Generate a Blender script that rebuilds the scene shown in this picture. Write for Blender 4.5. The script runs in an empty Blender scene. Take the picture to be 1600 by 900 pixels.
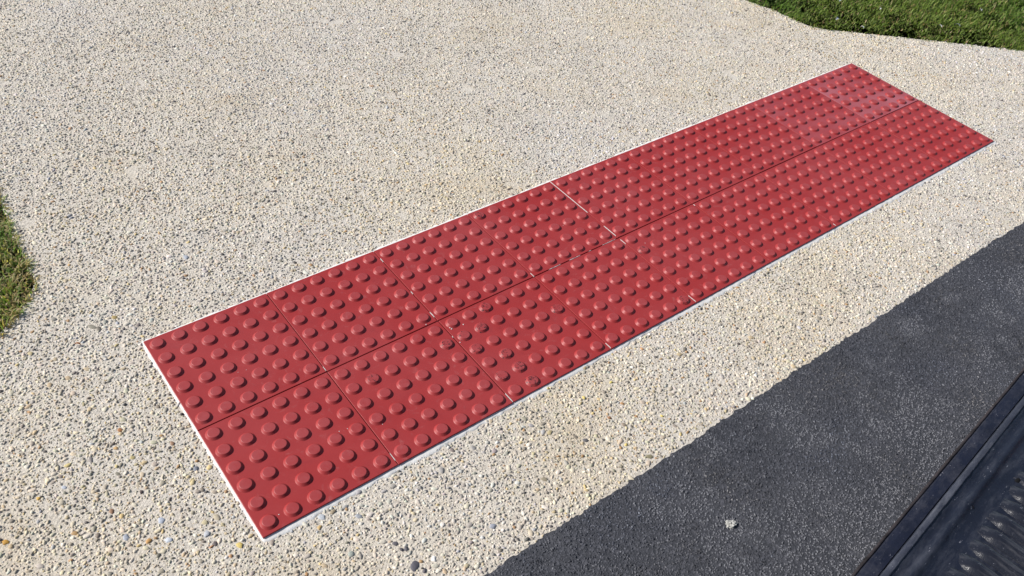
import bpy, bmesh, math, random
import numpy as np
from mathutils import Matrix, Vector

rng = np.random.default_rng(11)
random.seed(11)
SC = bpy.context.scene
COL = SC.collection

# ------------------------------------------------------------------ camera
CR = np.array([[0.7885611310595885, -0.6073344526947875, 0.09652049083974618],
               [-0.3625195801381948, -0.5858815606876553, -0.724791246403145],
               [0.4967402707637559, 0.5365516372317956, -0.682174056957189]])
CC = np.array([-0.26761519378069687, -0.8834257601099538, 1.4996033643626578])
CF = 1350.0
cam = bpy.data.cameras.new('camera')
cam.sensor_width = 36.0
cam.lens = CF / 1600 * 36.0
cam.clip_start = 0.02
cam.clip_end = 2000
cam_o = bpy.data.objects.new('camera', cam)
COL.objects.link(cam_o)
r, d, f = CR
cam_o.matrix_world = Matrix(((r[0], -d[0], -f[0], CC[0]), (r[1], -d[1], -f[1], CC[1]),
                             (r[2], -d[2], -f[2], CC[2]), (0, 0, 0, 1)))
SC.camera = cam_o

# ------------------------------------------------------------------ sky, sun, exposure
SUN_EL = math.radians(37)
SUN_DIR = (-0.75, 0.66)                 # towards the sun, in plan
W = bpy.data.worlds.new('World')
SC.world = W
W.use_nodes = True
wn = W.node_tree
wn.nodes.clear()
sky = wn.nodes.new('ShaderNodeTexSky')
sky.sky_type = 'NISHITA'
sky.sun_disc = False
sky.sun_elevation = SUN_EL
sky.sun_rotation = math.atan2(SUN_DIR[0], SUN_DIR[1])
bg = wn.nodes.new('ShaderNodeBackground')
bg.inputs['Strength'].default_value = 0.08
wo = wn.nodes.new('ShaderNodeOutputWorld')
wn.links.new(sky.outputs[0], bg.inputs[0])
wn.links.new(bg.outputs[0], wo.inputs[0])
sun = bpy.data.lights.new('sun', 'SUN')
sun.energy = 4.6
sun.angle = math.radians(0.53)
sun.color = (1.0, 0.962, 0.915)
sun_o = bpy.data.objects.new('sun', sun)
COL.objects.link(sun_o)
sd = Vector((SUN_DIR[0], SUN_DIR[1], 0)).normalized() * math.cos(SUN_EL) + Vector((0, 0, math.sin(SUN_EL)))
sun_o.rotation_euler = sd.to_track_quat('Z', 'Y').to_euler()
SC.view_settings.view_transform = 'Standard'
SC.view_settings.look = 'None'
SC.view_settings.exposure = 0.32
SC.view_settings.gamma = 1.0

# ------------------------------------------------------------------ helpers
Z_CON, Z_ASP, Z_SOIL = -0.006, -0.0046, -0.014


def bp(u, v, h=0.0):
    """where the sight line of a photo point meets the level z = h"""
    q = CR.T @ np.array([(u - 800) / CF, (v - 450) / CF, 1.0])
    return CC + q * ((h - CC[2]) / q[2])


def proj(P):
    c = (P - CC) @ CR.T
    return 800 + CF * c[:, 0] / c[:, 2], 450 + CF * c[:, 1] / c[:, 2], c[:, 2]


def tag(o, label=None, cat=None, group=None, kind=None):
    if label: o['label'] = label
    if cat: o['category'] = cat
    if group: o['group'] = group
    if kind: o['kind'] = kind
    return o


def link(name, me, mat=None, parent=None):
    o = bpy.data.objects.new(name, me)
    COL.objects.link(o)
    if mat is not None: me.materials.append(mat)
    if parent is not None: o.parent = parent
    return o


def mesh(name, V, F, smooth=False):
    me = bpy.data.meshes.new(name)
    me.from_pydata([tuple(v) for v in V], [], F)
    if smooth: me.polygons.foreach_set('use_smooth', [True] * len(me.polygons))
    me.update()
    return me


def np_mesh(name, V, T, cols=None, smooth=False):
    """triangle mesh from numpy, with one colour per vertex"""
    me = bpy.data.meshes.new(name)
    n, m = len(V), len(T)
    me.vertices.add(n)
    me.vertices.foreach_set('co', V.astype(np.float32).ravel())
    me.loops.add(m * 3)
    me.loops.foreach_set('vertex_index', T.astype(np.int32).ravel())
    me.polygons.add(m)
    me.polygons.foreach_set('loop_start', np.arange(0, m * 3, 3, dtype=np.int32))
    me.polygons.foreach_set('loop_total', np.full(m, 3, dtype=np.int32))
    if smooth: me.polygons.foreach_set('use_smooth', np.ones(m, dtype=bool))
    me.update()
    if cols is not None:
        a = me.attributes.new('col', 'FLOAT_COLOR', 'POINT')
        a.data.foreach_set('color', np.c_[cols, np.ones(len(cols))].astype(np.float32).ravel())
    return me


def vnoise(x, y, s, seed=0):
    """smooth value noise in 0..1, cell size s"""
    x, y = np.asarray(x) / s, np.asarray(y) / s
    xi, yi = np.floor(x).astype(np.int64), np.floor(y).astype(np.int64)
    fx, fy = x - xi, y - yi
    fx, fy = fx * fx * (3 - 2 * fx), fy * fy * (3 - 2 * fy)

    def h(a, b):
        k = (a * 374761393 + b * 668265263 + seed * 974634777) & 0x7fffffff
        k = ((k ^ (k >> 13)) * 1274126177) & 0x7fffffff
        return ((k ^ (k >> 16)) & 0xffff) / 65535.0
    return (h(xi, yi) * (1 - fx) + h(xi + 1, yi) * fx) * (1 - fy) + (h(xi, yi + 1) * (1 - fx) + h(xi + 1, yi + 1) * fx) * fy


def inside(x, y, poly):
    r_ = np.zeros(len(x), bool)
    n = len(poly)
    for i in range(n):
        x0, y0 = poly[i]
        x1, y1 = poly[(i + 1) % n]
        if y0 == y1: continue
        c = ((y0 > y) != (y1 > y)) & (x < (x1 - x0) * (y - y0) / (y1 - y0) + x0)
        r_ ^= c
    return r_


# ------------------------------------------------------------------ materials
class Mat:
    def __init__(s, name):
        s.m = bpy.data.materials.new(name)
        s.m.use_nodes = True
        s.t = s.m.node_tree
        s.b = s.t.nodes['Principled BSDF']
        s.out = s.t.nodes['Material Output']

    def n(s, typ, **kw):
        nd = s.t.nodes.new(typ)
        for k, v in kw.items(): setattr(nd, k, v)
        return nd

    def l(s, a, b):
        s.t.links.new(a, b)

    def coord(s, which='Object', scale=None):
        c = s.n('ShaderNodeTexCoord').outputs[which]
        if scale is not None:
            mp = s.n('ShaderNodeMapping')
            mp.inputs['Scale'].default_value = scale
            s.l(c, mp.inputs['Vector'])
            return mp.outputs[0]
        return c

    def noise(s, scale, detail=3, rough=0.55, vec=None, dist=0):
        nd = s.n('ShaderNodeTexNoise')
        nd.inputs['Scale'].default_value = scale
        nd.inputs['Detail'].default_value = detail
        nd.inputs['Roughness'].default_value = rough
        nd.inputs['Distortion'].default_value = dist
        if vec is not None: s.l(vec, nd.inputs['Vector'])
        return nd.outputs['Fac']

    def ramp(s, fac, stops):
        nd = s.n('ShaderNodeValToRGB')
        e = nd.color_ramp.elements
        while len(e) < len(stops): e.new(0.5)
        for k, (p, c) in enumerate(stops):
            e[k].position = p
            e[k].color = (*c, 1) if not isinstance(c, (int, float)) else (c, c, c, 1)
        s.l(fac, nd.inputs[0])
        return nd.outputs[0]

    def mix(s, fac, a, b, mode='MIX'):
        nd = s.n('ShaderNodeMix', data_type='RGBA', blend_type=mode)
        for v, i in ((fac, 0), (a, 6), (b, 7)):
            if isinstance(v, (int, float)): nd.inputs[i].default_value = v
            elif isinstance(v, tuple): nd.inputs[i].default_value = (*v, 1)
            else: s.l(v, nd.inputs[i])
        return nd.outputs[2]

    def bump(s, h, strength, dist, prev=None):
        nd = s.n('ShaderNodeBump')
        nd.inputs['Strength'].default_value = strength
        nd.inputs['Distance'].default_value = dist
        s.l(h, nd.inputs['Height'])
        if prev is not None: s.l(prev, nd.inputs['Normal'])
        return nd.outputs[0]

    def set(s, col=None, rough=0.8, spec=0.3, normal=None, metal=0):
        if col is not None:
            if isinstance(col, tuple): s.b.inputs['Base Color'].default_value = (*col, 1)
            else: s.l(col, s.b.inputs['Base Color'])
        if isinstance(rough, (int, float)): s.b.inputs['Roughness'].default_value = rough
        else: s.l(rough, s.b.inputs['Roughness'])
        s.b.inputs['Specular IOR Level'].default_value = spec
        s.b.inputs['Metallic'].default_value = metal
        if normal is not None: s.l(normal, s.b.inputs['Normal'])
        return s.m


def m_concrete():
    s = Mat('cement_matrix')
    v = s.coord()
    big = s.ramp(s.noise(2.2, 3, .6, v), [(.3, (.63, .58, .515)), (.52, (.65, .59, .50)), (.70, (.62, .53, .40))])
    c = s.mix(s.ramp(s.noise(9, 3, .6, v), [(.45, 0.0), (.7, .5)]), big, (.66, .63, .57))
    vo = s.n('ShaderNodeTexVoronoi')
    vo.inputs['Scale'].default_value = 210
    s.l(v, vo.inputs['Vector'])
    bw = s.n('ShaderNodeRGBToBW')
    s.l(vo.outputs['Color'], bw.inputs[0])
    c = s.mix(s.ramp(bw.outputs[0], [(.2, .45), (.45, 0.0)]), c, (.34, .30, .25))
    c = s.mix(s.ramp(s.noise(420, 3, .7, v), [(.35, .35), (.5, 0.0)]), c, (.22, .19, .15))
    n1 = s.bump(vo.outputs['Distance'], .5, .002)
    n2 = s.bump(s.noise(480, 4, .7, v), .8, .0022, n1)
    return s.set(c, .9, .2, n2)


def m_stone(name, from_attr):
    s = Mat(name)
    if from_attr:
        a = s.n('ShaderNodeAttribute', attribute_name='col').outputs['Color']
    else:
        a = s.n('ShaderNodeObjectInfo').outputs['Color']
    v = s.coord('Generated') if not from_attr else s.coord()
    k = s.noise(5 if not from_attr else 260, 3, .6, v)
    c = s.mix(1.0, a, s.ramp(k, [(.3, .78), (.7, 1.1)]), 'MULTIPLY')
    return s.set(c, .62, .35)


def m_asphalt():
    s = Mat('asphalt')
    v = s.coord()
    c = s.ramp(s.noise(3.5, 4, .6, v), [(.3, (.034, .036, .044)), (.7, (.055, .057, .066))])
    vo = s.n('ShaderNodeTexVoronoi')
    vo.inputs['Scale'].default_value = 230
    s.l(v, vo.inputs['Vector'])
    bw = s.n('ShaderNodeRGBToBW')
    s.l(vo.outputs['Color'], bw.inputs[0])
    c = s.mix(s.ramp(bw.outputs[0], [(.5, 0.0), (.85, .5)]), c, (.13, .13, .15))
    c = s.mix(s.ramp(s.noise(12, 5, .75, v), [(.58, 0.0), (.75, .35)]), c, (.14, .14, .15))
    n1 = s.bump(vo.outputs['Distance'], .5, .0025)
    n2 = s.bump(s.noise(520, 4, .7, v), .9, .002, n1)
    return s.set(c, .8, .3, n2)


def m_tile(name, painted_sheen=0, scuff=False, top=False):
    s = Mat(name)
    v = s.coord()
    oi = s.n('ShaderNodeObjectInfo')
    c = s.ramp(s.noise(14, 4, .6, v), [(.3, (.285, .0235, .0235)), (.7, (.318, .029, .028))])
    c = s.mix(s.ramp(oi.outputs['Random'], [(0, 0.0), (1, .12)]), c, (.33, .042, .043))
    # fine dust
    gp = s.n('ShaderNodeNewGeometry').outputs['Position']
    c = s.mix(s.ramp(s.noise(2.6, 6, .65, gp), [(.40, 0.0), (.75, .34)]), c, (.36, .085, .088))
    c = s.mix(s.ramp(s.noise(38, 5, .75, gp, .8), [(.58, 0.0), (.74, .28)]), c, (.40, .17, .165))
    c = s.mix(s.ramp(s.noise(21, 5, .7, gp, .5), [(.56, 0.0), (.72, .30)]), c, (.20, .022, .026))
    rough = .47
    if top:
        sep = s.n('ShaderNodeSeparateXYZ')
        s.l(v, sep.inputs[0])
        mr = s.n('ShaderNodeMapRange')
        mr.inputs['From Min'].default_value = .0047
        mr.inputs['From Max'].default_value = .0052
        s.l(sep.outputs['Z'], mr.inputs['Value'])
        wear = s.ramp(s.noise(60, 4, .7, gp), [(.3, .15), (.7, .55)])
        ml = s.n('ShaderNodeMath', operation='MULTIPLY')
        s.l(mr.outputs[0], ml.inputs[0])
        s.l(wear, ml.inputs[1])
        c = s.mix(ml.outputs[0], c, (.34, .075, .078))
    if painted_sheen:
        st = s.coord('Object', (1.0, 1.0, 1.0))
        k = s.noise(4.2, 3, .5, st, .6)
        f = s.ramp(k, [(.34, 0.0), (.62, painted_sheen)])
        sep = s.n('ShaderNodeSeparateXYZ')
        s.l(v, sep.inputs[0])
        c = s.mix(f, c, (.46, .20, .235))  # pale pink reflected sheen, painted into the tile colour
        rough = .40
    if scuff:
        k = s.noise(130, 4, .75, s.coord('Object'), .6)
        oi2 = s.n('ShaderNodeObjectInfo')
        nd = s.t.nodes[-2]
        sh = s.n('ShaderNodeVectorMath', operation='ADD')
        sc = s.n('ShaderNodeVectorMath', operation='SCALE')
        s.l(oi2.outputs['Location'], sc.inputs[0])
        sc.inputs['Scale'].default_value = 7.3
        s.l(s.coord('Object'), sh.inputs[0])
        s.l(sc.outputs[0], sh.inputs[1])
        k = s.noise(150, 4, .75, sh.outputs[0], .6)
        c = s.mix(s.ramp(k, [(.55, 0.0), (.59, .9)]), c, (.02, .012, .014))
    nb = s.bump(s.noise(700, 3, .6, v), .12, .001)
    return s.set(c, rough, .35, nb)


def m_simple(name, col, rough=.6, spec=.3, nscale=40, var=.25, bump=0.0, bscale=300, metal=0):
    s = Mat(name)
    v = s.coord()
    lo = tuple(x * (1 - var) for x in col)
    hi = tuple(x * (1 + var) for x in col)
    c = s.ramp(s.noise(nscale, 4, .6, v), [(.3, lo), (.7, hi)])
    nb = s.bump(s.noise(bscale, 3, .6, v), .5, bump) if bump else None
    return s.set(c, rough, spec, nb, metal)


def m_grass():
    s = Mat('grass_blade')
    a = s.n('ShaderNodeAttribute', attribute_name='col').outputs['Color']
    s.set(a, .55, .25)
    tr = s.n('ShaderNodeBsdfTranslucent')
    s.l(s.mix(1.0, a, (1.3, 1.5, .7), 'MULTIPLY'), tr.inputs[0])
    mx = s.n('ShaderNodeMixShader')
    mx.inputs[0].default_value = .45
    s.l(s.b.outputs[0], mx.inputs[1])
    s.l(tr.outputs[0], mx.inputs[2])
    s.l(mx.outputs[0], s.out.inputs[0])
    return s.m


def m_liner(name, base, dust, amount, along=(.25, 1, 1), ro=(.32, .55)):
    """scratched black plastic: pale scuffs drawn out along the truck"""
    s = Mat(name)
    v = s.coord()
    c = s.ramp(s.noise(30, 4, .6, v), [(.3, tuple(x * .8 for x in base)), (.7, tuple(x * 1.25 for x in base))])
    k = s.noise(60, 6, .75, s.coord('Object', along))
    c = s.mix(s.ramp(k, [(.48, 0.0), (.72, amount)]), c, dust)
    sp = s.noise(420, 2, .5, s.coord('Object', (.22, 1, 1)), 1.5)
    c = s.mix(s.ramp(sp, [(.70, 0.0), (.76, min(1, amount * 1.4))]), c, (.22, .22, .25))
    nb = s.bump(s.noise(150, 5, .7, v), .35, .002)
    rg = s.ramp(s.noise(50, 4, .6, v), [(.3, ro[0]), (.7, ro[1])])
    return s.set(c, rg, .5, nb)


M_CON = m_concrete()
M_PEB = m_stone('aggregate_stone', True)
M_PEBO = m_stone('pebble_stone', False)
M_ASP = m_asphalt()
M_TILE = m_tile('red_tile')
M_SHEEN = m_tile('red_tile_painted_sheen', painted_sheen=.45)  # red tile with a bright reflection put into its colour
M_SHEEN2 = m_tile('red_tile_faint_painted_sheen', painted_sheen=.2)
M_SCUF = m_tile('red_stud_scuffed', scuff=True, top=True)
M_STUD = m_tile('red_stud', top=True)
M_SEAL = m_simple('white_sealant', (.66, .65, .625), .6, .3, 60, .12, .0012, 260)
M_SOIL = m_simple('lawn_soil', (.045, .042, .022), .95, .1, 30, .5, .004, 120)
M_GND = m_simple('far_grass', (.06, .085, .03), .95, .1, 3, .35, .02, 40)
M_GRASS = m_grass()
M_LINER = m_liner('tray_liner', (.011, .013, .022), (.055, .058, .072), .75, (.25, 1, 1), (.24, .42))
M_RIB = m_liner('liner_rib', (.013, .014, .020), (.10, .10, .108), .75, (1, .2, 1), (.16, .34))
M_RIDGE = m_liner('liner_ridge', (.035, .038, .052), (.12, .125, .145), .8)
M_PAINT = m_liner('navy_edge', (.009, .0105, .021), (.05, .05, .062), .7, (.6, 1, 1))
M_RUST = m_simple('rusty_lip', (.022, .018, .02), .8, .3, 60, .8, .001, 400)
M_RUBBER = m_simple('tyre_rubber', (.02, .02, .02), .8, .3, 40, .2)
M_RIM = m_simple('wheel_rim', (.35, .35, .36), .35, .5, 20, .1, metal=.8)
M_LAMP = m_simple('tail_lamp', (.35, .015, .012), .2, .5, 20, .1)

# ------------------------------------------------------------------ the ground
gnd = link('ground', mesh('ground', [(-400, -400, -.06), (400, -400, -.06), (400, 400, -.06), (-400, 400, -.06)], [(0, 1, 2, 3)]), M_GND)
tag(gnd, kind='structure')

ASP_Y = -0.2985
RIGHT_EDGE = [(4.25, -.33), (3.70, .135), (3.49, .312), (3.284, .484), (3.079, .654), (2.92, .78), (2.845, .84), (2.815, .885), (2.804, .933), (2.785, 1.069), (2.751, 1.164), (2.73, 1.35), (2.72, 7)]
LEFT_EDGE = [(-.10, 7), (-.112, 1.45), (-.122, 1.256), (-.129, 1.163), (-.133, 1.078), (-.134, .995), (-.139, .918), (-.172, .862), (-.209, .831), (-.244, .798), (-.75, .24), (-1.22, -.33)]


def refine(pts, step, jit, seed):
    out = []
    for (x0, y0), (x1, y1) in zip(pts, pts[1:]):
        n = max(1, min(400, int(math.hypot(x1 - x0, y1 - y0) / step)))
        for k in range(n):
            t = k / n
            x, y = x0 + (x1 - x0) * t, y0 + (y1 - y0) * t
            out.append((x + (vnoise(x * 7 + y * 5, y, .06, seed) - .5) * jit, y + (vnoise(x * 5, y * 6 + x, .06, seed + 1) - .5) * jit))
    out.append(pts[-1])
    return [(float(a), float(b)) for a, b in out]


edge_asp = []
for x in np.arange(-1.3, 4.4, .0035):
    j = (vnoise(x, 0, .007, 5) - .5) * .005 + (vnoise(x, 0, .03, 6) - .5) * .004 + (vnoise(x, 0, .4, 7) - .5) * .006
    edge_asp.append((float(x), ASP_Y + float(j)))
R_REF = refine(RIGHT_EDGE, .02, .012, 21)
L_REF = refine(LEFT_EDGE, .02, .016, 31)
CON_POLY = [(-1.22, -.33), (4.25, -.33)] + R_REF + L_REF


def slab(name, poly, z, depth, mat, kind='structure'):
    bm = bmesh.new()
    top = [bm.verts.new((x, y, z)) for x, y in poly]
    bot = [bm.verts.new((x, y, z - depth)) for x, y in poly]
    fc = bm.faces.new(top)
    n = len(poly)
    for i in range(n):
        bm.faces.new((bot[i], bot[(i + 1) % n], top[(i + 1) % n], top[i]))
    bmesh.ops.triangulate(bm, faces=[fc], ngon_method='EAR_CLIP')
    bmesh.ops.recalc_face_normals(bm, faces=bm.faces)
    me = bpy.data.meshes.new(name)
    bm.to_mesh(me)
    bm.free()
    o = link(name, me, mat)
    tag(o, kind=kind)
    return o


driveway = slab('concrete_driveway', CON_POLY, Z_CON, .05, M_CON)
V, F = [], []
YI = ASP_Y - .03
for (x, y) in edge_asp:
    V += [(x, YI, Z_ASP), (x, y, Z_ASP), (x, y + .0006, Z_ASP - .02)]
ne = len(edge_asp)
for k in range(ne - 1):
    a = k * 3
    F += [(a, a + 3, a + 4, a + 1), (a + 1, a + 4, a + 5, a + 2)]
xa, xb = edge_asp[0][0], edge_asp[-1][0]
def cell(x0, x1, y0, y1):
    b = len(V)
    V.extend([(x0, y0, Z_ASP), (x1, y0, Z_ASP), (x1, y1, Z_ASP), (x0, y1, Z_ASP)])
    F.append((b, b + 1, b + 2, b + 3))
cell(xa, xb, -2.2, YI)
cell(xa, xb, -8, -2.2)
cell(-60, xa, -8, ASP_Y)
cell(xb, 60, -8, ASP_Y)
road = link('asphalt_road', mesh('asphalt_road', V, F), M_ASP)
tag(road, kind='structure')
LAWN_R = [(4.27, -.288)] + [(x + .004, y + .003) for x, y in RIGHT_EDGE[1:]] + [(30, 7), (30, -.288)]
LAWN_L = [(-30, 7)] + [(x - .004, y) for x, y in LEFT_EDGE[:-1]] + [(-1.20, -.288), (-30, -.288)]
soil_r = slab('lawn', LAWN_R, Z_SOIL, .03, M_SOIL)
soil_l = slab('lawn', LAWN_L, Z_SOIL, .03, M_SOIL)

# ------------------------------------------------------------------ exposed aggregate
MAT_L, MAT_W = 2.7, 0.6


def stones(n_seg, cx, cy, z0, a, b, ang, h, cols, sink, jit, seed):
    """low faceted stones, one fan cap + one skirt each"""
    g = np.random.default_rng(seed)
    N = len(cx)
    th = (np.arange(n_seg)[None] + g.uniform(-.3, .3, (N, n_seg))) * 2 * np.pi / n_seg
    r0 = 1 + g.uniform(-jit, jit, (N, n_seg))
    r1 = r0 * g.uniform(.58, .86, (N, n_seg))
    tx, ty = g.normal(0, .22, (N, 1)), g.normal(0, .22, (N, 1))
    ca, sa = np.cos(ang)[:, None], np.sin(ang)[:, None]

    def ring(rr, zz):
        x, y = a[:, None] * rr * np.cos(th), b[:, None] * rr * np.sin(th)
        return np.stack([cx[:, None] + x * ca - y * sa, cy[:, None] + x * sa + y * ca, z0[:, None] + zz + x * tx + y * ty], -1)
    R0 = ring(r0, np.broadcast_to(-sink[:, None], r0.shape))
    R1 = ring(r1, h[:, None] * g.uniform(.6, .95, (N, n_seg)))
    ox, oy = g.uniform(-.25, .25, N) * a, g.uniform(-.25, .25, N) * b
    top = np.stack([cx + ox, cy + oy, z0 + h * g.uniform(.95, 1.15, N)], -1)[:, None]
    V = np.concatenate([R0, R1, top], 1)
    K = 2 * n_seg + 1
    T = []
    for i in range(n_seg):
        j = (i + 1) % n_seg
        T += [(i, j, n_seg + j), (i, n_seg + j, n_seg + i), (n_seg + i, n_seg + j, 2 * n_seg)]
    T = np.array(T)
    TT = (T[None] + (np.arange(N) * K)[:, None, None]).reshape(-1, 3)
    return V.reshape(-1, 3), TT, np.repeat(cols, K, 0)


# places: dart throwing on an occupancy raster, big stones first
X0, X1, Y0, Y1, RES = -.95, 4.45, -.32, 3.0, .0011
occ = np.zeros((int((X1 - X0) / RES), int((Y1 - Y0) / RES)), bool)


def free_stamp(x, y, rad):
    i0, i1 = int((x - rad - X0) / RES), int((x + rad - X0) / RES) + 1
    j0, j1 = int((y - rad - Y0) / RES), int((y + rad - Y0) / RES) + 1
    if i0 < 0 or j0 < 0 or i1 >= occ.shape[0] or j1 >= occ.shape[1]: return False
    if occ[i0:i1, j0:j1].any(): return False
    occ[i0:i1, j0:j1] = True
    return True


SPECIAL = [  # photo point, diameter m, elongation, colour
    (187, 672, .012, 1.3, (.36, .17, .07)), (106, 727, .013, 1.6, (.56, .45, .2)), (60, 779, .010, 1.2, (.6, .38, .1)),
    (9, 847, .013, 1.2, (.5, .27, .05)), (233, 845, .012, 1.3, (.5, .28, .1)), (175, 799, .011, 1.2, (.3, .17, .1)),
    (253, 813, .016, 1.1, (.45, .48, .54)), (197, 840, .015, 1.3, (.40, .42, .46)), (263, 844, .015, 1.2, (.50, .53, .58)),
    (153, 837, .012, 1.1, (.22, .18, .14)), (221, 768, .010, 1.3, (.12, .09, .08)), (270, 693, .012, 1.4, (.3, .18, .11)),
    (195, 633, .010, 1.2, (.06, .06, .06)), (142, 719, .014, 2.0, (.28, .25, .23)), (100, 762, .014, 1.4, (.42, .44, .48)),
    (953, 653, .011, 1.2, (.36, .19, .1)), (850, 749, .015, 1.6, (.28, .24, .17)), (1015, 713, .016, 1.7, (.27, .24, .15)),
    (915, 688, .013, 1.4, (.16, .15, .15)), (978, 695, .011, 1.1, (.58, .45, .16)), (1034, 650, .009, 1.2, (.6, .48, .15)),
    (859, 676, .014, 1.5, (.42, .35, .2)), (770, 822, .014, 1.1, (.3, .31, .35)), (374, 852, .015, 1.3, (.58, .44, .14)),
    (499, 824, .012, 1.3, (.52, .36, .16)), (502, 808, .017, 1.2, (.46, .48, .5)), (323, 834, .015, 1.3, (.4, .41, .43)),
    (306, 732, .013, 1.4, (.2, .21, .24)), (648, 883, .022, 1.5, (.10, .095, .11)), (677, 873, .014, 1.3, (.8, .78, .74)),
    (628, 860, .010, 1.4, (.09, .08, .09)), (618, 849, .012, 1.2, (.13, .12, .13)), (635, 858, .011, 1.6, (.12, .11, .12)),
    (663, 892, .012, 1.6, (.10, .09, .10)), (954, 598, .011, 1.4, (.6, .5, .16)), (912, 621, .011, 1.2, (.58, .46, .15)),
    (856, 608, .010, 1.6, (.58, .48, .2)), (179, 496, .014, 1.3, (.44, .33, .14)), (145, 511, .018, 2.2, (.25, .23, .18)),
    (183, 505, .012, 1.1, (.42, .42, .44)), (108, 414, .010, 1.3, (.5, .32, .15)), (128, 372, .012, 1.4, (.36, .32, .25)),
    (290, 402, .017, 1.5, (.34, .36, .40)), (112, 340, .012, 1.2, (.3, .3, .32)), (436, 278, .011, 1.2, (.1, .09, .09)),
    (1125, 603, .012, 1.3, (.25, .2, .15)), (1100, 560, .012, 1.2, (.4, .3, .18)), (520, 800, .013, 1.6, (.3, .24, .16)),
    (1290, 420, .013, 1.2, (.45, .44, .42)), (1420, 330, .012, 1.3, (.3, .3, .32)), (690, 735, .016, 1.3, (.34, .32, .3)),
    (560, 770, .013, 1.2, (.38, .36, .36)), (740, 700, .014, 1.4, (.33, .31, .29)), (830, 665, .012, 1.4, (.36, .34, .34)),
]
PAL = np.array([(.66, .60, .50), (.58, .54, .47), (.72, .69, .63), (.48, .455, .415), (.36, .335, .305), (.25, .23, .21),
                (.52, .44, .31), (.45, .46, .49), (.42, .27, .15), (.13, .12, .12), (.62, .50, .27)])
PW = np.array([.20, .20, .13, .15, .125, .055, .10, .03, .018, .020, .012])
PW = PW / PW.sum()

px_, py_, pd_, pe_, pc_ = [], [], [], [], []
for (u, v, dm, el, c) in SPECIAL:
    p = bp(u, v, Z_CON)
    free_stamp(p[0], p[1], dm * .42)
    px_.append(p[0]); py_.append(p[1]); pd_.append(dm); pe_.append(el); pc_.append(c)
cl_poly = CON_POLY
for lo, hi, count, shape in ((.0095, .0145, 16000, 2.0), (.0062, .0098, 180000, 1.0), (.0034, .0062, 650000, 1.0)):
    qx = rng.uniform(X0 + .02, X1 - .02, count)
    qy = rng.uniform(Y0 + .02, Y1 - .02, count)
    keep = ~((qx > -.0045) & (qx < MAT_L + .006) & (qy > -.008) & (qy < MAT_W + .006))
    u, v, w = proj(np.c_[qx, qy, np.full(count, Z_CON)])
    keep &= (u > -170) & (u < 1770) & (v > -75) & (v < 1000) & (w > .2)
    keep &= (vnoise(qx, qy, .05, 77) < .93) & (qy > ASP_Y + .003)
    qx, qy = qx[keep], qy[keep]
    ok = inside(qx, qy, cl_poly)
    qx, qy = qx[ok], qy[ok]
    dd = lo + (hi - lo) * rng.random(len(qx)) ** shape
    far = np.hypot(qx - CC[0], qy - CC[1])
    for i in range(len(qx)):
        if hi < .007 and far[i] > 3.0 and rng.random() < .35: continue
        if free_stamp(qx[i], qy[i], dd[i] * .28):
            px_.append(qx[i]); py_.append(qy[i]); pd_.append(dd[i]); pe_.append(float(rng.uniform(1.0, 1.9))); pc_.append(None)
px_, py_, pd_, pe_ = map(np.array, (px_, py_, pd_, pe_))
NP_ = len(px_)
ci = rng.choice(len(PAL), NP_, p=PW)
pcol = PAL[ci] * np.array([[1.0, .967, .905]]) * rng.uniform(.85, 1.12, (NP_, 1)) * (1 + rng.normal(0, .035, (NP_, 3)) * np.array([[1, .5, 1.2]]))
tint = vnoise(px_, py_, .35, 41)[:, None]
pcol = pcol * (1 + (tint - .5) * np.array([[.09, .0, -.26]]))
dk = vnoise(px_, py_, .09, 43)[:, None]
pcol = pcol * (1 - .16 * np.clip((dk - .55) * 3, 0, 1))
for i, c in enumerate(pc_):
    if c is None: break
    pcol[i] = c
pcol = np.clip(pcol, .02, .85)
ph = pd_ * rng.uniform(.17, .36, NP_)
ph = np.clip(ph, .0009, .0029)
pang = rng.uniform(0, np.pi, NP_)
pa, pb = pd_ * .5 * np.sqrt(pe_), pd_ * .5 / np.sqrt(pe_)
pz = np.full(NP_, Z_CON) + rng.uniform(-.0006, .0002, NP_)

# the 300 that show largest become pebbles of their own
u, v, w = proj(np.c_[px_, py_, pz])
show = np.where((u > 3) & (u < 1597) & (v > 3) & (v < 897), pd_ / w, 0)
top300 = np.argsort(-show)[:300]
is_big = np.zeros(NP_, bool)
is_big[top300] = True
shapes = []
for k in range(10):
    one = np.array([0.0])
    V, T, _ = stones(8, one, one, one, one + 1, one + 1, one, one + 1, np.zeros((1, 3)), one + .6, .24, 900 + k)
    # local height is scaled separately, so the tilt is kept mild
    me = np_mesh('pebble', V, T)
    me.materials.append(M_PEBO)
    shapes.append(me)
for i in top300:
    o = bpy.data.objects.new('pebble', shapes[int(rng.integers(10))])
    COL.objects.link(o)
    o.parent = driveway
    o.location = (px_[i], py_[i], pz[i])
    o.rotation_euler = (0, 0, float(pang[i]))
    o.scale = (pa[i], pb[i], ph[i])
    o.color = (*pcol[i], 1)
sm = ~is_big
near = sm & (w < 2.5)
farr = sm & (w >= 2.5)
parts = []
off = 0
for msk, seg, sd_ in ((near, 5, 1), (farr, 4, 2)):
    V, T, C = stones(seg, px_[msk], py_[msk], pz[msk], pa[msk], pb[msk], pang[msk], ph[msk], pcol[msk], np.full(msk.sum(), .0012), .36, sd_)
    parts.append((V, T + off, C))
    off += len(V)
agg = link('aggregate', np_mesh('aggregate', np.concatenate([p[0] for p in parts]), np.concatenate([p[1] for p in parts]), np.concatenate([p[2] for p in parts])), M_PEB, driveway)
tag(agg, 'small cream and grey stones bedded in the pale concrete', kind='stuff')


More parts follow.
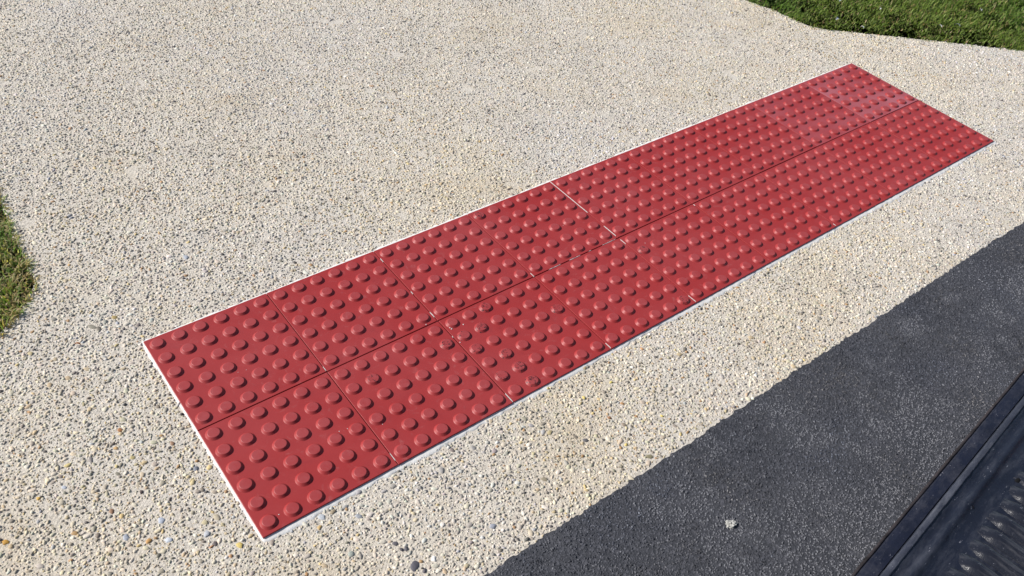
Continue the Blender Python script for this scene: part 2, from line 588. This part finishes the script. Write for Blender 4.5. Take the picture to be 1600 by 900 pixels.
# asphalt chippings
na = 80000
ax, ay = rng.uniform(-.1, 2.9, na), rng.uniform(-1.15, ASP_Y - .004, na)
u, v, w = proj(np.c_[ax, ay, np.full(na, Z_ASP)])
k = (u > 700) & (u < 1700) & (v > 300) & (v < 960)
ax, ay = ax[k], ay[k]
na = len(ax)
ad = rng.uniform(.0024, .0058, na)
g_ = rng.choice(4, na, p=[.45, .3, .18, .07])
acol = np.array([(.040, .042, .052), (.070, .072, .085), (.105, .107, .122), (.17, .17, .185)])[g_] * rng.uniform(.8, 1.2, (na, 1))
acol *= (.45 + .7 * vnoise(ax, ay, .2, 51) + .45 * vnoise(ax, ay, .05, 52))[:, None]
acol *= 1 + (vnoise(ax, ay, .12, 53)[:, None] - .5) * np.array([[.25, .12, -.1]])
fb = .42 * vnoise(ax, ay, .11, 54) + .34 * vnoise(ax, ay, .045, 55) + .24 * vnoise(ax, ay, .015, 56) + .12 * np.clip((ASP_Y - ay) / .25, 0, 1) - .06
dm_ = np.clip((fb - .47) * 6, 0, .9)[:, None]
acol *= (.62 + .5 * vnoise(ax, ay, .33, 58))[:, None]
acol = acol * (1 - dm_) + np.array([[.15, .152, .168]]) * dm_ * rng.uniform(.8, 1.2, (na, 1))
e_ = rng.uniform(1, 1.7, na)
V, T, C = stones(4, ax, ay, np.full(na, Z_ASP), ad * .5 * e_, ad * .5 / e_ * 1.1, rng.uniform(0, 3.14, na), ad * rng.uniform(.10, .40, na), acol, np.full(na, .001), .25, 5)
chips = link('chippings', np_mesh('chippings', V, T, C), M_PEB, road)
tag(chips, 'fine dark chippings bedded in the asphalt', kind='stuff')

# ------------------------------------------------------------------ tactile tiles
PITCH = .3
studme = None


def make_stud_mesh():
    prof = [(.0184, -.0008), (.0177, .0001), (.0169, .0006), (.0160, .0014), (.0131, .0046), (.0127, .0050), (.0122, .00525), (.0116, .0053), (.006, .0053)]
    n = 28
    V, F = [], []
    for rr, z in prof:
        for k in range(n):
            t = 2 * math.pi * k / n
            V.append((rr * math.cos(t), rr * math.sin(t), z))
    for i in range(len(prof) - 1):
        for k in range(n):
            F.append((i * n + k, i * n + (k + 1) % n, (i + 1) * n + (k + 1) % n, (i + 1) * n + k))
    V.append((0, 0, .0053))
    for k in range(n): F.append(((len(prof) - 1) * n + k, (len(prof) - 1) * n + (k + 1) % n, len(V) - 1))
    me = mesh('stud', V, F, True)
    me.materials.append(M_STUD)
    return me


def make_tile_mesh():
    bm = bmesh.new()
    h = .1489
    c = .0006
    rings = [(h, -.0054), (h, -c), (h - .0002, -.0002), (h - c, 0.0)]
    prev = None
    for (q, z) in rings:
        vs = [bm.verts.new((x, y, z)) for x, y in ((-q, -q), (q, -q), (q, q), (-q, q))]
        if prev:
            for i in range(4): bm.faces.new((prev[i], prev[(i + 1) % 4], vs[(i + 1) % 4], vs[i]))
        prev = vs
    bm.faces.new(prev)
    me = bpy.data.meshes.new('tactile_tile')
    bm.to_mesh(me)
    bm.free()
    me.materials.append(M_TILE)
    return me


studme = make_stud_mesh()
tileme = make_tile_mesh()
SCUFFED = [(757, 478), (762, 511), (732, 522), (748, 544), (797, 552), (813, 571), (787, 584), (836, 586), (586, 589), (752, 343), (1006, 392), (852, 478), (875, 470), (700, 543), (1072, 470)]
SCW = [bp(u, v, .005)[:2] for u, v in SCUFFED]
ORD = ['first', 'second', 'third', 'fourth', 'fifth', 'sixth', 'seventh', 'eighth', 'ninth']
tiles = {}
studs = []
for row in (0, 1):
    for k in range(9):
        o = bpy.data.objects.new('tactile_tile', tileme)
        COL.objects.link(o)
        jx, jy = rng.uniform(-.0004, .0004, 2)
        o.location = (k * PITCH + .15 + jx, row * PITCH + .15 + jy + (.0004 if row else -.0004), float(rng.uniform(-.0003, .0003)))
        o.rotation_euler = (float(rng.normal(0, .0006)), float(rng.normal(0, .0006)), float(rng.normal(0, .0009)))
        painted_sheen = row == 1 and k in (7, 8)
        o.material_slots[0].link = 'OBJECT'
        o.material_slots[0].material = (M_SHEEN if k == 8 else M_SHEEN2) if painted_sheen else M_TILE
        where = 'row nearer the dark asphalt' if row == 0 else 'row farther from the asphalt'
        lab = 'red studded tactile tile, %s from the left in the %s' % (ORD[k], where)
        if k == 8: lab = 'red studded tactile tile at the far right end of the %s' % where
        if k == 0: lab = 'red studded tactile tile at the near left end of the %s' % where
        if k == 8 and painted_sheen: lab = 'red studded tactile tile with pale sheen at the far corner of the strip'
        tag(o, lab, 'tactile tile', 'red tactile tiles laid in two rows')
        tiles[(row, k)] = o
        for i in range(6):
            for j in range(6):
                s = bpy.data.objects.new('stud', studme)
                COL.objects.link(s)
                s.parent = o
                s.location = ((i - 2.5) * .05, (j - 2.5) * .05, 0)
                s.rotation_euler = (0, 0, float(rng.uniform(0, 6.28)))
                studs.append((s, k * PITCH + .15 + s.location[0], row * PITCH + .15 + s.location[1]))
SX = np.array([(a, b) for _, a, b in studs])
for q in SCW:
    s = studs[int(np.argmin(((SX - q) ** 2).sum(1)))][0]
    s.material_slots[0].link = 'OBJECT'
    s.material_slots[0].material = M_SCUF

# white sealant bead round the mat, uneven in width
per = []
for (x0, y0, x1, y1, nx, ny, wd) in ((0, 0, MAT_L, 0, 0, -1, .0098), (MAT_L, 0, MAT_L, MAT_W, 1, 0, .006), (MAT_L, MAT_W, 0, MAT_W, 0, 1, .0075), (0, MAT_W, 0, 0, -1, 0, .0036)):
    n = int(math.hypot(x1 - x0, y1 - y0) / .004)
    for k in range(n + 1):
        t = k / n
        x, y = x0 + (x1 - x0) * t, y0 + (y1 - y0) * t
        ww = wd * (.40 + .7 * vnoise(x, y, .010, 61) + .7 * vnoise(x, y, .06, 62)) * (1.0 if 0 < k < n else 1.35)
        ex = (-1 if x0 < x1 else 1) if k == 0 else 0
        per.append((x, y, nx, ny, float(ww)))
V, F = [], []
n = len(per)
for (x, y, nx, ny, ww) in per:
    z1 = float(vnoise(x, y, .01, 63)) * .0008
    lo = -.0012 if ny == -1 else (-.0016 if nx == -1 else 0.0)
    for fr, z in ((-.35, -.0022 + lo), (.05, -.0020 - z1 + lo), (.55, -.0036 - z1 + lo * .5), (.9, -.0050), (1.1, -.0072)):
        V.append((x + nx * ww * fr, y + ny * ww * fr, z))
for i in range(n):
    j = (i + 1) % n
    for q in range(4): F.append((i * 5 + q, i * 5 + q + 1, j * 5 + q + 1, j * 5 + q))
bead = link('sealant_bead', mesh('sealant_bead', V, F, True), M_SEAL)
tag(bead, 'uneven white sealant bead around the edge of the red tile strip', 'sealant')


def lump(name, x, y, z, sx, sy, sz, ang, mat, parent, seed, seg=8, jit=.3):
    one = np.array([0.0])
    V, T, _ = stones(seg, one, one, one, one + sx, one + sy, one + ang, one + sz, np.zeros((1, 3)), one + .0006, jit, seed)
    o = link(name, np_mesh(name, V, T, None, True), mat, parent)
    o.location = (x, y, z)
    return o


# sealant squeezed up in the joints: (x0, y0, x1, y1)
JOINT = [(1.2, .31, 1.2, .36), (1.2, .43, 1.2, .598), (1.2, .27, 1.2, .292), (.3, .012, .3, .034), (.3, .303, .3, .318), (.6, .002, .6, .03), (.6, .315, .6, .335),
         (.6, .41, .6, .42), (.6, .55, .6, .565), (1.2, .003, 1.2, .03), (.9, .003, .9, .022), (.95, .3, .99, .3), (1.02, .3, 1.06, .3),
         (1.09, .3, 1.10, .3), (1.14, .3, 1.19, .3), (1.5, .29, 1.5, .297), (.9, .30, .9, .315), (1.8, .004, 1.8, .014), (.6, .235, .6, .24)]
for (x0, y0, x1, y1) in JOINT:
    L = math.hypot(x1 - x0, y1 - y0)
    n = max(2, int(L / .004))
    tx, ty = (x1 - x0) / L, (y1 - y0) / L
    V, F = [], []
    for k in range(n + 1):
        t = k / n * L
        wv = (.00055 if x0 == 1.2 else .00045) * (.5 + 1.0 * random.random()) * (0.3 if k in (0, n) else 1)
        for sgn in (-1, 1):
            V.append((tx * t - ty * wv * sgn, ty * t + tx * wv * sgn, -.003))
        for sgn in (-1, 1):
            V.append((tx * t - ty * wv * sgn * .8, ty * t + tx * wv * sgn * .8, .0007))
    for k in range(n):
        a, b = k * 4, k * 4 + 4
        F += [(a + 2, a + 3, b + 3, b + 2), (a, a + 2, b + 2, b), (a + 3, a + 1, b + 1, b + 3)]
    o = link('joint_sealant', mesh('joint_sealant', V, F), M_SEAL, bead)
    o.location = (x0, y0, 0)
# droplets of sealant on the tiles
for q, (u, v, rr) in enumerate([(530, 674, .0013), (543, 670, .0014), (598, 663, .0012), (436, 804, .0016), (706, 514, .003), (724, 507, .002), (703, 512, .002), (719, 535, .0016), (1008, 380, .0012), (1193, 367, .0012), (372, 582, .001), (385, 578, .001), (666, 507, .0014), (655, 400, .0012), (880, 352, .001)]):
    p = bp(u, v, 0)
    o = lump('sealant_speck', p[0], p[1], .0002, rr, rr * .8, rr * .5, random.random() * 3, M_SEAL, bead, 300 + q, 7)

# ------------------------------------------------------------------ grass


def blades(n, xmin, xmax, ymin, ymax, poly, len_rng, wid, seed, dry):
    g = np.random.default_rng(seed)
    x, y = g.uniform(xmin, xmax, n), g.uniform(ymin, ymax, n)
    k = inside(x, y, poly)
    x, y = x[k], y[k]
    n = len(x)
    cl = .55 * vnoise(x, y, .05, seed) + .45 * vnoise(x, y, .16, seed + 1)
    L = g.uniform(*len_rng, n) * (.6 + .8 * cl)
    Wd = g.uniform(.7, 1.3, n) * wid
    az = g.uniform(0, 2 * np.pi, n)
    lean = np.clip(g.normal(.95, .4, n), .05, 1.5)
    ux, uy = np.cos(az), np.sin(az)
    sx_, sy_ = -uy, ux
    z0 = np.full(n, Z_SOIL - .001) + .012 * cl

    def pt(t, side, bend):
        a = lean * bend
        hx = L * t * np.sin(a)
        hz = L * t * np.cos(a)
        return np.stack([x + ux * hx + sx_ * side * Wd, y + uy * hx + sy_ * side * Wd, z0 + np.maximum(hz, .001)], -1)
    V = np.stack([pt(0, -.5, .8), pt(0, .5, .8), pt(.55, -.45, .85), pt(.55, .45, .85), pt(1, 0, 1.15)], 1).reshape(-1, 3)
    T = (np.array([(0, 1, 3), (0, 3, 2), (2, 3, 4)])[None] + (np.arange(n) * 5)[:, None, None]).reshape(-1, 3)
    base = np.array([(.16, .235, .044), (.21, .29, .066), (.115, .18, .034), (.30, .37, .12), (.40, .31, .14), (.52, .43, .25)])
    pr = np.array([.34, .28, .2, .10, .05, .03])
    pr = pr * np.where(np.arange(6) >= 4, dry, 1)
    pr /= pr.sum()
    c = base[g.choice(6, n, p=pr)] * g.uniform(.75, 1.25, (n, 1))
    pt_ = vnoise(x, y, .22, seed + 3)[:, None]
    c = c * (1 + (pt_ - .5) * np.array([[.35, .1, .2]]))
    C = np.repeat(c, 5, 0)
    return V, T, C


V, T, C = blades(150000, 2.70, 5.2, .0, 2.2, [(x - .010, y - .006) for x, y in LAWN_R], (.012, .027), .0030, 71, 1.2)
gr = link('grass', np_mesh('grass', V, T, C), M_GRASS)
tag(gr, 'dense green mown grass of the lawn at upper right', 'grass', kind='stuff')
V, T, C = blades(75000, -1.0, -.09, .25, 2.0, [(x + .010, y - .006) for x, y in LAWN_L], (.013, .030), .0030, 81, 18.0)
gl = link('grass', np_mesh('grass', V, T, C), M_GRASS)
tag(gl, 'patchy olive grass of the lawn at left edge', 'grass', kind='stuff')

# ------------------------------------------------------------------ small fallen things
M_LEAFW = m_simple('pale_leaf', (.8, .79, .74), .7, .3, 60, .2)
M_LEAFG = m_simple('grey_leaf', (.42, .46, .47), .7, .3, 60, .25)
M_LEAFB = m_simple('brown_leaf', (.30, .12, .045), .7, .3, 80, .4)
M_LUMP = m_simple('crumb_lump', (.45, .44, .41), .85, .2, 120, .4, .003, 300)
M_CHIP = m_simple('white_chip', (.75, .74, .72), .7, .3, 60, .1)


def leaf(label, x, y, z, length, width, curl, ang, tilt, mat, cat='leaf', group=None):
    """a small curled leaf: a cupped strip with a point at both ends and real thickness"""
    V, F = [], []
    n = 8
    for k in range(n + 1):
        t = k / n
        wv = width * math.sin(math.pi * (.06 + .9 * t)) ** .8
        zz = curl * (1 - (2 * t - 1) ** 2)
        for s in (-1, -.4, .4, 1):
            V.append(((t - .5) * length, s * wv / 2, zz + abs(s) * wv * .35))
    m = len(V)
    V += [(a, b, c - .0005) for a, b, c in V]
    for k in range(n):
        for s in range(3):
            a = k * 4 + s
            F.append((a, a + 1, a + 5, a + 4))
            F.append((m + a, m + a + 4, m + a + 5, m + a + 1))
        for s in (0, 3):
            a = k * 4 + s
            F.append((a, a + 4, m + a + 4, m + a))
    o = link('fallen_leaf', mesh('fallen_leaf', V, F, True), mat)
    o.location = (x, y, z)
    o.rotation_euler = (tilt, tilt * .5, ang)
    tag(o, label, cat, group)
    return o


GL = 'pale leaves fallen on the lawn'
for lab, (u, v), ln, wd, ang, mt in (
        ('white curled leaf on the right lawn, just above the driveway edge', (1347, 43), .020, .009, 1.2, M_LEAFW),
        ('grey-blue leaf on the right lawn near where its edge bends', (1308, 30), .030, .012, .2, M_LEAFG),
        ('white slender leaf on the right lawn, left of a pale grey leaf', (1469, 41), .024, .008, .9, M_LEAFW),
        ('pale grey leaf on the right lawn, right of a white slender leaf', (1496, 40), .024, .012, 1.5, M_LEAFG),
        ('tiny white leaf at the lawn edge where grass meets concrete', (1440, 59), .020, .009, 1.9, M_LEAFW),
        ('small white leaf high on the right lawn near the photo top', (1375, 14), .014, .008, .5, M_LEAFW),
        ('small white leaf far right on the lawn, near the top edge', (1532, 16), .018, .009, .8, M_LEAFW),
        ('grey leaf half hidden in grass at the very top of the lawn', (1312, 1), .026, .012, .4, M_LEAFG)):
    p = bp(u, v, .022)
    leaf(lab, p[0], p[1], .022 if (u, v) != (1440, 59) else .004, ln, wd, .004, ang, .3, mt, 'leaf', GL)
p = bp(121, 538, 0)
leaf('small curled brown leaf lying on the pale concrete beside the left lawn', p[0], p[1], -.001, .017, .006, .003, 2.35, .3, M_LEAFB)
p = bp(1142, 820, Z_ASP)
bm = bmesh.new()
bmesh.ops.create_icosphere(bm, subdivisions=3, radius=1)
for v_ in bm.verts:
    c = v_.co.copy()
    k = float(vnoise(c.x * 10 + 3, c.y * 10 + c.z * 7, 3.0, 5)) + .6 * float(vnoise(c.x * 10, c.y * 10 - c.z * 6, 1.4, 9))
    v_.co = Vector((c.x * .0135, c.y * .007, max(c.z, -.3) * .005)) * (.35 + .85 * k)
me = bpy.data.meshes.new('crumbly_lump')
bm.to_mesh(me)
bm.free()
o = link('crumbly_lump', me, M_LUMP)
o.location = (p[0], p[1], Z_ASP + .003)
o.rotation_euler = (0, 0, -.55)
tag(o, 'pale grey crumbly lump lying alone on the dark asphalt', 'lump')
p = bp(1393, 827, Z_ASP)
o = lump('stone_chip', p[0], p[1], Z_ASP, .004, .003, .003, .4, M_CHIP, None, 410)
tag(o, 'tiny white stone chip on the asphalt against the tailgate edge', 'stone')

# ------------------------------------------------------------------ truck with its tailgate down
TA = math.radians(6.05)
truck = bpy.data.objects.new('utility_truck', None)
COL.objects.link(truck)
truck.location = (0.43498727, -0.78349044, Z_ASP)
truck.rotation_euler = (0, 0, TA)
tag(truck, 'lowered black tailgate of a utility truck with ribbed scuffed plastic liner', 'truck')
TZ = .6 - Z_ASP
U0, U1 = -.36, 1.04


def sweep(name, prof, u0, u1, mat, parent, nseg=40, closed=False, smooth=True, wob=0.0):
    """profile in (v, z), v pointing into the truck, carried along the tailgate"""
    V, F = [], []
    m = len(prof)
    for k in range(nseg + 1):
        uu = u0 + (u1 - u0) * k / nseg
        for q, (vv, z) in enumerate(prof):
            V.append((uu, -vv + (random.uniform(-wob, wob)), TZ + z + random.uniform(-wob, wob)))
    for k in range(nseg):
        for q in range(m if closed else m - 1):
            a, b = k * m + q, k * m + (q + 1) % m
            F.append((a, a + m, b + m, b))
    if closed:
        F.append(tuple(range(m)))
        F.append(tuple(range(nseg * m + m - 1, nseg * m - 1, -1)))
    return link(name, mesh(name, V, F, smooth), mat, parent)


gate = sweep('tailgate', [(-.003, -.055), (-.004, -.012), (-.003, -.003), (.0, 0.0), (.006, .0006), (.016, .0002), (.0175, -.002), (.45, -.002), (.45, -.055)], U0, U1, M_PAINT, truck, 60, True, False)
liner = sweep('liner', [(.0172, -.0015), (.0176, .0022), (.027, .0024), (.031, .0005), (.036, -.0010), (.0395, .0016), (.0415, .0034), (.044, .0042), (.0465, .0036), (.049, .0016), (.054, -.0008), (.068, -.0010), (.44, -.0010), (.441, -.003)], U0 + .012, U1 - .012, M_LINER, gate, 220, wob=.00035)
sweep('ridge', [(.0180, .0015), (.0184, .0038), (.0195, .0046), (.0220, .0044), (.0245, .0048), (.0258, .0040), (.0264, .0018)], U0 + .012, U1 - .012, M_RIDGE, gate, 160, wob=.0003)
sweep('lip', [(-.0052, -.010), (-.0060, -.004), (-.0045, -.0012), (-.0025, -.0010), (-.0028, -.006)], U0 + .002, U1 - .002, M_RUST, gate, 90, wob=.0003)


def rib_mesh(seed):
    g = random.Random(seed)
    V, F = [], []
    n, m = 44, 11
    L = .36
    for k in range(n + 1):
        t = k / n
        t = t * t * (3 - 2 * t) if False else t
        s = t * L
        e = min(1, s / .02, (L - s) / .02)
        e = e * e * (3 - 2 * e)
        for q in range(m):
            a = -1 + 2 * q / (m - 1)
            z = .0080 * (1 - abs(a) ** 3.2) * e + g.uniform(-.0005, .0005) - .0016
            V.append((a * .0132 * (.85 + .15 * e), -s, z))
    for k in range(n):
        for q in range(m - 1):
            a = k * m + q
            F.append((a, a + m, a + m + 1, a + 1))
    me = mesh('rib', V, F, True)
    me.materials.append(M_RIB)
    return me


ribm = [rib_mesh(s) for s in range(5)]
nr = 0
uu = U0 + .035
off0 = .123 % .0305
uu = off0 - .0305 * int((off0 - (U0 + .03)) / .0305)
while uu < U1 - .03:
    o = bpy.data.objects.new('rib', ribm[nr % 5])
    COL.objects.link(o)
    o.parent = gate
    o.location = (uu, -.0675 - random.uniform(0, .004), TZ)
    nr += 1
    uu += .0305
M_SPOT = m_simple('liner_dark_spot', (.006, .006, .007), .9, .2, 80, .5)  # low black lumps set in place of small dark holes in the liner
for q, (a, b, rr) in enumerate(((.295, .074, .005), (.204, .050, .004), (.191, .108, .006), (.144, .111, .004), (.255, .095, .003))):
    o = lump('dark_spot', a, -b, TZ - .0008, rr, rr * .7, rr * .35, q * 1.3, M_SPOT, gate, 500 + q, 8)
# bed, sides, bumper and wheels behind the gate


def boxp(name, x0, x1, y0, y1, z0, z1, mat, parent, bev=.015):
    bm = bmesh.new()
    bmesh.ops.create_cube(bm, size=1)
    for v_ in bm.verts:
        v_.co = Vector(((x0 + x1) / 2 + v_.co.x * (x1 - x0), (y0 + y1) / 2 + v_.co.y * (y1 - y0), (z0 + z1) / 2 + v_.co.z * (z1 - z0)))
    bmesh.ops.bevel(bm, geom=list(bm.edges), offset=bev, segments=3, affect='EDGES')
    me = bpy.data.meshes.new(name)
    bm.to_mesh(me)
    bm.free()
    return link(name, me, mat, parent)


boxp('bed_floor', U0 + .03, U1 - .03, -2.4, -.475, TZ - .07, TZ - .01, M_LINER, truck)
for s, (a, b) in enumerate(((U0 - .14, U0 + .01), (U1 - .01, U1 + .14))):
    sp = boxp('side_panel', a, b, -2.4, -.47, TZ - .25, TZ + .45, M_PAINT, truck, .03)
    boxp('tail_lamp', a + .03, b - .03, -.478, -.46, TZ + .02, TZ + .34, M_LAMP, sp, .006)
boxp('bumper', U0 - .12, U1 + .12, -.56, -.40, TZ - .22, TZ - .1, M_PAINT, truck, .03)


def wheel(x):
    def lathe(name, prof, mat, parent):
        V, F = [], []
        n = 40
        for (rr, xx) in prof:
            for k in range(n):
                t = 2 * math.pi * k / n
                V.append((x + xx, -1.35 + rr * math.cos(t), .33 + rr * math.sin(t)))
        m = len(prof)
        for i in range(m - 1):
            for k in range(n): F.append((i * n + k, i * n + (k + 1) % n, (i + 1) * n + (k + 1) % n, (i + 1) * n + k))
        return link(name, mesh(name, V, F, True), mat, parent)
    t = lathe('wheel', [(.2, -.1), (.31, -.1), (.33, -.07), (.33, .07), (.31, .1), (.2, .1)], M_RUBBER, truck)
    lathe('rim', [(.02, -.06), (.16, -.07), (.2, -.098), (.205, 0), (.2, .098), (.16, .07), (.02, .06)], M_RIM, t)


wheel(U0 + .02)
wheel(U1 - .02)
